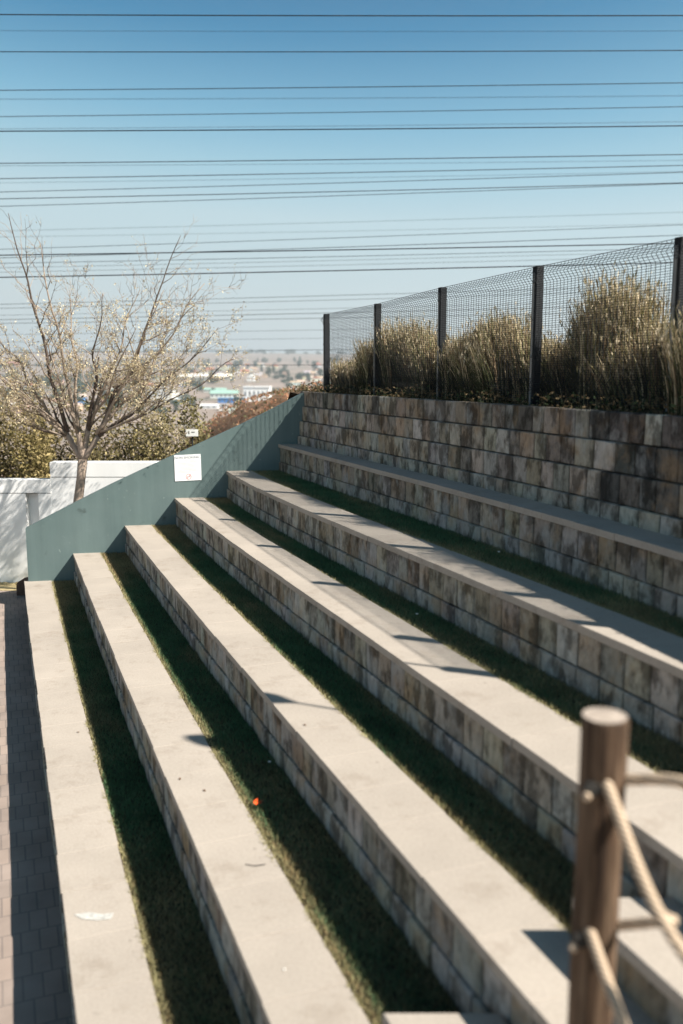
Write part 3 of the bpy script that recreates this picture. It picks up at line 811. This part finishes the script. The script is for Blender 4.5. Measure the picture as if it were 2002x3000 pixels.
# ------------------------------------------------------------------ bushes behind the white wall
def bush(center, rx, ry, h, n, seed, label, c1, c2, leaf=.038, group='bushes behind the white wall', name='bush'):
    rg = np.random.default_rng(seed); r_ = random.Random(seed)
    root = empty(name, center, label, 'bush', group)
    lobes = [(np.array([r_.uniform(-.65, .65)*rx, r_.uniform(-.6, .6)*ry, h*r_.uniform(.25, .85)]), r_.uniform(.24, .42)) for _ in range(16)]
    pos = []; col = []
    for c, s in lobes:
        k = 2*n//len(lobes); d = rg.normal(size=(k, 3)); d /= np.linalg.norm(d, axis=1)[:, None]
        rad = (1 - .5*rg.random(k)**2.2)*(1+.18*rg.normal(size=k))
        p = c + d*rad[:, None]*np.array([rx*s*1.1, ry*s*1.1, h*s*.85]); pos.append(p)
        tone = r_.uniform(.75, 1.25)
        col.append(np.where(rg.random((k, 1)) < .5, np.array(c1), np.array(c2))*(.6+.8*rg.random((k, 1)))*tone)
    pos = np.concatenate(pos); col = np.concatenate(col); keep = pos[:, 2] > 0.02
    pos = pos[keep] + np.array(center); col = col[keep]
    V = leaf_quads(len(pos), pos, leaf, rg)
    strips('foliage', V, np.arange(len(V)).reshape(-1, 4), np.repeat(col, 4, 0), M_LEAF, root)
    m2 = MB(); c0 = Vector(center)
    for c, s in lobes: m2.tube([c0, c0 + Vector((c[0]*.4, c[1]*.4, c[2]*.6)), c0 + Vector(tuple(c))], [.035, .022, .008], 5, (.10, .075, .05))
    m2.build('stem', M_BARK, root)
def bush_at(px, y): return (on_y(px, 1300, y).x, y, terr(on_y(px, 1300, y).x, y) if y > 18 else -.2)
OL1, OL2 = (.34, .28, .14), (.13, .11, .05)
bush(bush_at(395, 16.2), 1.15, .9, 3.15, 6500, 41, 'olive bush to the right of the tree trunk, above the white wall', OL1, OL2)
bush(bush_at(515, 16.6), .72, .7, 3.15, 3600, 42, 'rounded olive bush with a white board at its right edge', (.30, .265, .12), OL2)
bush(bush_at(70, 15.9), 1.0, .8, 3.0, 6000, 43, 'golden olive bush hanging over the white wall at the left', (.34, .27, .13), (.14, .115, .045))
bush(bush_at(-60, 16.8), 1.1, .9, 3.7, 5000, 44, 'hazy tall bush at the left photo edge', (.35, .29, .16), (.17, .14, .07))
bush(bush_at(205, 16.6), .9, .8, 3.0, 4200, 45, 'dark bush directly behind the tree trunk', (.25, .20, .11), (.10, .085, .04))
bush(bush_at(300, 17.5), 1.0, .9, 2.8, 3600, 46, 'set back bush between the trunk and the right olive bush', (.27, .21, .12), (.12, .10, .05))
# white board
q = on_y(563, 1268, 15.6); mb = MB(); mb.box(q.x-.105, q.x+.105, q.y-.012, q.y+.012, q.z-.06, q.z+.06)
rt = empty('sign_board', (q.x, q.y, -.3), 'small white board with dark marks beside the olive bush', 'sign')
mb.build('board', m_plain('board_white', (.82, .82, .78), .5, .3, .04), rt)
mb = MB(); mb.tube([(q.x, q.y+.02, -.4), (q.x, q.y+.02, q.z+.03)], .015); mb.build('stake', M_FENCE, rt)
mb = MB(); mb.box(q.x-.062, q.x-.045, q.y-.0145, q.y-.012, q.z-.02, q.z+.035); mb.build('mark', M_CORE, rt)
mb = MB(); mb.box(q.x-.01, q.x+.05, q.y-.0145, q.y-.012, q.z+.005, q.z+.018); mb.build('mark', M_CORE, rt)

# ------------------------------------------------------------------ reddish scrub on the slope past the side wall
rg = np.random.default_rng(66); nb = 26000
y = 15.2 + 75*rg.random(nb)**1.7; ratio = (430 + 620*rg.random(nb) - CXP)/FPX; x = ratio*y
z = np.array([terr(p, q) for p, q in zip(x, y)])
blob = np.array([mnoise.noise((p*.6, q*.45, 2)) for p, q in zip(x, y)])
z = z + (.05 + .5*rg.random(nb)*np.clip(blob+.15, .03, .7)) * (1+y*.004)
keep = ~((y < 17.0) & (z > 2.8))
x, y, z = x[keep], y[keep], z[keep]; nb = len(x)
pos = np.stack([x, y, z], 1); V = leaf_quads(nb, pos, .05, rg) 
c = np.where(rg.random((nb, 1)) < .6, np.array([.36, .18, .105]), np.array([.34, .25, .15]))*(.55+.9*rg.random((nb, 1)))
c = np.where(rg.random((nb, 1)) < .14, np.array([.13, .13, .06]), c)
o = strips('scrub', V, np.arange(len(V)).reshape(-1, 4), np.repeat(c, 4, 0), M_LEAF)
tag(o, 'dry reddish scrub covering the slope beyond the green wall', 'scrub', kind='stuff')

# ------------------------------------------------------------------ the town in the valley
def house(px, py, w, h, dpt, wall, roof, kind, label, group='small houses in the valley', cat='house', name='house', win=True):
    p = ground_hit(px, py); s = p.y/FPX; w, h = w*s, h*s; dpt = max(dpt, w*.5)
    root = empty(name, p, label, cat, group); x0, x1, y0, y1, z0 = p.x-w/2, p.x+w/2, p.y, p.y+dpt, p.z-1.5
    z1 = p.z + h*(1.0 if kind == 'flat' else .62)
    mb = MB(); mb.box(x0, x1, y0, y1, z0, z1, wall); mb.build('wall', M_FAR, root)
    mb = MB(); e = w*.03
    if kind == 'flat': mb.box(x0-e, x1+e, y0-e, y1+e, z1+.02, z1+.02+h*.07, roof)
    elif kind == 'shed':
        mb.prism([(x0-e, y0-e, z1+.02), (x0-e, y1+e, z1+h*.38), (x0-e, y1+e, z1+.02)], (w+2*e, 0, 0), roof)
    elif kind == 'gable_side':
        ym = (y0+y1)/2; mb.prism([(x0-e, y0-e, z1+.02), (x0-e, ym, z1+h*.4), (x0-e, y1+e, z1+.02)], (w+2*e, 0, 0), roof)
    else:
        xm = (x0+x1)/2; mb.prism([(x0-e, y0-e, z1+.02), (x1+e, y0-e, z1+.02), (xm, y0-e, z1+h*.42)], (0, dpt+2*e, 0), roof)
    mb.build('roof', M_FAR, root)
    if win and w > 6:
        nwin = max(2, int(w/5)); 
        for q in range(min(nwin, 6)):
            xa = x0 + w*(q+.3)/nwin; mb = MB()
            mb.box(xa, xa+w*.35/nwin, y0-.12, y0-.02, z1-(z1-p.z)*.6, z1-(z1-p.z)*.25, (.10, .12, .15)); mb.build('window', M_FAR, root)
    return root
WHT, CRM, PNK, TAN = (.80, .80, .78), (.72, .66, .54), (.62, .45, .36), (.50, .38, .27)
RED, GRN, BLU, GRY = (.45, .16, .10), (.30, .47, .40), (.06, .22, .55), (.40, .41, .42)
house(752, 1178, 76, 42, 30, WHT, (.78, .78, .76), 'flat', 'large white block building in the valley beside the scrub slope', cat='building', name='building', group=None)
house(678, 1181, 78, 14, 12, BLU, (.20, .42, .66), 'flat', 'low bright blue building in front of the green roofed hall', cat='building', name='building', group=None)
house(655, 1168, 76, 24, 26, (.70, .74, .70), GRN, 'gable_side', 'white hall with a pale green roof behind the blue building', cat='building', name='building', group=None)
house(628, 1150, 60, 13, 26, (.76, .77, .72), GRN, 'gable_side', 'long white shed with a pale green roof', cat='building', name='building', group=None)
house(600, 1116, 150, 20, 40, (.78, .74, .66), (.80, .77, .70), 'gable_side', 'very long cream warehouse in the middle of the valley', cat='building', name='building', group=None)
house(664, 1203, 44, 16, 10, WHT, GRY, 'flat', 'low white building below the blue building', cat='building', name='building', group=None)
house(612, 1198, 50, 14, 10, (.74, .75, .74), (.70, .71, .70), 'shed', 'low grey white shed left of the low white building', cat='building', name='building', group=None)
house(735, 1117, 22, 20, 14, WHT, (.82, .81, .78), 'gable', 'white gabled house standing above the white block building', group=None)
house(470, 1172, 70, 34, 22, (.76, .74, .70), (.72, .71, .69), 'flat', 'white building behind the right side of the tree crown', cat='building', name='building', group=None)
house(220, 1182, 50, 28, 14, (.10, .27, .58), (.62, .50, .42), 'gable_side', 'blue walled building behind the tree trunk fork', cat='building', name='building', group=None)
house(18, 1072, 60, 12, 24, (.55, .30, .24), RED, 'gable_side', 'long red roofed building at the left photo edge', cat='building', name='building', group=None)
rg = random.Random(77)
for j in range(95):
    px = rg.choice((rg.uniform(-40, 960), rg.uniform(500, 960))); py = rg.choice((rg.uniform(1070, 1130), rg.uniform(1100, 1215)))
    if 560 < px < 800 and 1100 < py < 1205: py = rg.uniform(1072, 1108)
    wall = rg.choice((WHT, CRM, PNK, TAN, CRM, WHT)); roof = rg.choice((RED, GRY, TAN, PNK, (.34, .22, .17), (.6, .58, .54)))
    k = rg.choice(('gable_side', 'gable', 'gable_side', 'flat'))
    s = 1 + (py-1078)/110
    lab = 'small house with a %s in the hazy valley' % ('flat roof' if k == 'flat' else 'pitched roof')
    house(px, py, rg.uniform(12, 22)*s, rg.uniform(8, 11)*s, 8, tuple(c*rg.uniform(.85, 1.1) for c in wall), roof, k, lab, group='small %s roofed houses in the valley' % ('flat' if k == 'flat' else 'pitched'), win=py > 1120)
# far trees: three crowns, copied
def far_tree(seed, shape):
    rgn = np.random.default_rng(seed); n = 420; d = rgn.normal(size=(n, 3)); d /= np.linalg.norm(d, axis=1)[:, None]
    nl = 7; cen = rgn.normal(size=(nl, 3))*np.array([.28, .28, .22]) + np.array([0, 0, .62]); k = rgn.integers(0, nl, n)
    pos = (cen[k] + d*(.24+.1*rgn.random((n, 1))))*np.array(shape); V = leaf_quads(n, pos, .10, rgn)
    c = np.array([.045, .08, .055])*(.5+1.0*rgn.random((n, 1)))
    F = np.arange(len(V)).reshape(-1, 4); C = np.repeat(c, 4, 0)
    m2 = MB(); m2.tube([(0, 0, -.1), (0, 0, .55*shape[2])], [.05, .03], 5)
    k0 = len(V); tv = np.array(m2.v); tf = [tuple(q) for q in m2.f if len(q) == 4]
    V = np.concatenate([V, tv]); F = np.concatenate([F, np.array(tf)+k0]); C = np.concatenate([C, np.tile((.08, .06, .045), (len(tv), 1))])
    return V, F, C
protos = [far_tree(1, (1, 1, 1)), far_tree(2, (.7, .7, 1.2)), far_tree(3, (1.3, 1.3, .85))]
first = {}
TL = ['round dark tree among the valley houses', 'tall narrow dark tree among the valley houses', 'broad spreading dark tree among the valley houses']
for j in range(280):
    px = rg.uniform(-60, 1020); py = 1062 + 150*rg.random()**1.5
    if 600 < px < 800 and 1128 < py < 1205 and rg.random() < .8: continue
    p = ground_hit(px, py); k = rg.randrange(3); sz = rg.uniform(5, 10)*(1+p.y/3500)
    if k not in first:
        V, F, C = protos[k]; o = strips('valley_tree', V, F, C, M_FARLEAF); first[k] = o
    else:
        o = first[k].copy(); COL.objects.link(o)
    o.location = p; o.scale = (sz*rg.uniform(.8, 1.3), sz, sz*rg.uniform(.8, 1.2)); o.rotation_euler = (0, 0, rg.uniform(0, 6))
    tag(o, TL[k], 'tree', ('round', 'narrow', 'broad')[k] + ' valley trees')
# trees on the skyline read as one far wood
Vs = []; Fs = []; Cs = []; k0 = 0
for j in range(160):
    V, F, C = protos[rg.randrange(3)]; px = rg.uniform(-100, 1100)
    x = (px-CXP)/FPX*5100; p = np.array([x, 5100+rg.uniform(-150, 100), 0]); p[2] = terr(p[0], p[1])
    if mnoise.noise((px*.02, 3, 3)) < -.05: continue
    Vs.append(V*rg.uniform(9, 24)*np.array([1.6, 1, .8]) + p); Fs.append(F+k0); Cs.append(C); k0 += len(V)
o = strips('far_wood', np.concatenate(Vs), np.concatenate(Fs), np.concatenate(Cs), M_FARLEAF); tag(o, 'broken line of trees along the far skyline', 'wood', kind='stuff')

# ------------------------------------------------------------------ wooden post and rope railing by the viewer
pb = Vector((.762, 2.445, zl(2)+.2))
rl = empty('rope_railing', pb, 'weathered round wooden post with crossed beige ropes, close to the viewer', 'railing')
def round_post(base, h, r, name, seed):
    mb = MB(); n = 22; rings = []
    zs = [-.02] + [h*q_/9 for q_ in range(1, 9)] + [h-.03, h-.008, h]
    for k, z in enumerate(zs):
        rr = r*(1 if k < 9 else (1.0, .985, .93)[k-9])
        for q in range(n):
            t = 2*math.pi*q/n; w = rr*(1 + .06*mnoise.noise((math.cos(t)*1.5, math.sin(t)*1.5, z*2+seed)) - .05*max(0, mnoise.noise((math.cos(t)*3, math.sin(t)*3, seed))))
            mb.v.append((base.x+w*math.cos(t), base.y+w*math.sin(t), base.z+z)); mb.c.append((1, 1, 1))
    for k in range(len(zs)-1):
        for q in range(n): mb.f.append((k*n+q, k*n+(q+1) % n, (k+1)*n+(q+1) % n, (k+1)*n+q))
    po = mb.build(name, M_WOOD, rl, False)
    mb = MB(); m0 = [(base.x+r*.93*math.cos(2*math.pi*q/n), base.y+r*.93*math.sin(2*math.pi*q/n), base.z+h) for q in range(n)]
    mb.add(m0, [tuple(range(n))]); mb.build('post_top', M_ENDGRAIN, rl); return po
PR = .068; PH = 2.513-zl(2)-.2
round_post(pb, PH, PR, 'post', 1)
dirn = Vector((1, -.05, 0)).normalized(); pb2 = Vector((1.50, 1.72, zl(3)))
round_post(pb2, 1.42, PR, 'post', 2)
def rpt(px, py, s):   # a point on the vertical plane of the railing
    n = dirn.cross(Vector((0, 0, 1))); return on_plane(px, py, pb, n)
def rope(a, b, name='rope', r=.0165, sag=.0, ext=0.0):
    mb = MB(); pts = []
    for k in range(15):
        t = k/14*(1+ext); p = a.lerp(b, t); p.z -= sag*4*t*(1-t); pts.append(p)
    mb.tube(pts, r, 10); return mb.build(name, M_ROPE, rl, True)
side = Vector((-.25, -.97, 0)).normalized()
def tohole(px, py): return on_plane(px, py, pb + Vector((-.0, -PR-.004, 0)), Vector((0, 1, 0)))
h1 = tohole(1771, 2322); h2 = tohole(1730, 2775)
def near(px, py, y): return on_y(px, py, y)
def rope3(a, m, e, r=.0165, name='rope'):
    mb = MB(); pts = []
    ctrl = [a - (m-a), a, m, e, e + (e-m)]
    for k in (1, 2):
        p0, p1, p2, p3 = ctrl[k-1:k+3]
        t1 = (p2-p0)*.5; t2 = (p3-p1)*.5
        lim = (p2-p1).length
        t1 = t1.normalized()*lim; t2 = t2.normalized()*lim
        for q in range(13 if k == 2 else 12):
            t = q/12; pts.append(p1*(2*t**3-3*t**2+1) + t1*(t**3-2*t**2+t) + p2*(-2*t**3+3*t**2) + t2*(t**3-t**2))
    mb.tube(pts, r, 10); return mb.build(name, M_ROPE, rl, True)
rope3(h1 + Vector((0, .05, .05)), near(2002, 2790, 2.05), pb2 + Vector((0, 0, .22)))
rope3(h2 + Vector((0, .05, .05)), near(1826, 3000, 2.14), Vector((1.06, 1.95, zl(2)+.2)))
rope3(near(1810, 2284, 2.43), near(2002, 2292, 2.30), pb2 + Vector((0, 0, 1.22)))
e3 = near(1972, 2697, 2.29); rope(near(1790, 2714, 2.43), e3, r=.0155)
mb = MB(); mb.ball(tuple(near(1952, 2700, 2.14)), (.021, .021, .026)); mb.build('knot', M_ROPE, rl, True)
mb = MB(); mb.ball(tuple(e3), (.017, .017, .018)); mb.build('rope_end', M_ROPE, rl, True)
for px, py in ((1722, 2338), (1683, 2783)):
    q = tohole(px, py); mb = MB(); mb.ball((q.x, q.y+.012, q.z), (.014, .016, .015), seg=10, rings=6); mb.build('rope_end', M_ROPE, rl, True)

mb = MB()
for px, py in ((1740, 2318), (1705, 2765)):
    q = tohole(px, py); n = 14; mb = MB()
    for zz_, r_ in ((0, .022),):
        c = Vector((q.x, q.y+.006, q.z)); vs = [c + Vector((math.cos(2*math.pi*k/n)*.026, 0, math.sin(2*math.pi*k/n)*.020)) for k in range(n)]
        mb.prism(vs, (0, .02, 0)); mb.build('hole', M_CORE, rl)

# ------------------------------------------------------------------ little things lying about
def on_level(px, py, i, dz=.0): return on_plane(px, py, (0, 0, zl(i)+dz), Vector((0, 0, 1)))
p = on_level(756, 2354, 2, .01); mb = MB()
for k in range(4):
    t = k*1.7; mb.add([p + Vector((0, 0, .004)), p + Vector((math.cos(t)*.03, math.sin(t)*.03, .022)), p + Vector((math.cos(t+.7)*.034, math.sin(t+.7)*.034, .012)), p + Vector((math.cos(t+1.2)*.02, math.sin(t+1.2)*.02, .002))], [(0, 1, 2, 3)])
o = mb.build('fallen_petal', m_plain('orange_red', (.75, .10, .02), .6, .3)); tag(o, 'small orange red flower scrap lying on the shaded turf', 'flower')
p = on_level(748, 2535, 2, .004); mb = MB(); mb.tube([p + Vector((-.055+.011*k, .012*((k-5)/5)**2-.006+.002*math.sin(k), .003)) for k in range(11)], [.0022]*11, 5)
o = mb.build('twig', M_CORE); tag(o, 'thin dark curved twig lying on the second bench step', 'twig')
SC = [(790, 2231, 2, 'tiny white scrap on the turf below the third bench step'), (1462, 1616, 5, 'brightest white pebble on the turf below the highest bench step'), (1222, 1798, 4, 'tiny pale scrap on the turf below the fifth bench step'), (834, 2840, 2, 'tiny pale speck on the near end of the second bench step')]
for px, py, lv, lab in SC:
    p = on_level(px, py, lv, .012 if lv != 2 or px < 800 else .004); mb = MB(); r_ = .012 if py < 2600 else .006; mb.ball(tuple(p), (r_, r_*.8, r_*.5), seg=7, rings=4)
    o = mb.build('scrap', m_plain('pale_scrap', (.8, .79, .74), .7, .2) if 'pale_scrap' not in bpy.data.materials else bpy.data.materials['pale_scrap']); tag(o, lab, 'litter')
rg = random.Random(5); 
LV = [(528, 2282, 2, 'dark dry leaf nearer the far end of the second bench step'), (600, 2316, 2, 'dry leaf near the middle of the second bench step'), (894, 2124, 3, 'brown dry leaf on the third bench step by the spindle shadow'), (230, 2145, 1, 'dark dry leaf on the lowest bench step')]
for px, py, lv, lab in LV:
    p = on_level(px, py, lv, .004); mb = MB(); t = rg.random()*3
    X1 = Vector((math.cos(t), math.sin(t), 0)); Y1 = Vector((-math.sin(t), math.cos(t), 0))
    mb.add([p - X1*.016, p + Y1*.008 + Vector((0, 0, .004)), p + X1*.018 + Vector((0, 0, .003)), p - Y1*.007 + Vector((0, 0, .003))], [(0, 1, 2, 3)], (.16, .09, .05))
    o = mb.build('dry_leaf', M_LEAF); tag(o, lab, 'leaf')

# ------------------------------------------------------------------ haze
mb = MB(); mb.box(-6500, 6500, -300, 8800, -70, 260)
hz = bpy.data.materials.new('haze'); hz.use_nodes = True; ht = hz.node_tree
ht.nodes.remove(ht.nodes['Principled BSDF']); pv = ht.nodes.new('ShaderNodeVolumePrincipled')
pv.inputs['Color'].default_value = (.86, .92, .97, 1); pv.inputs['Density'].default_value = .00017; pv.inputs['Anisotropy'].default_value = .2
ht.links.new(pv.outputs[0], ht.nodes['Material Output'].inputs['Volume'])
o = mb.build('haze', hz); tag(o, 'thin pale haze over the valley', 'haze', kind='stuff')
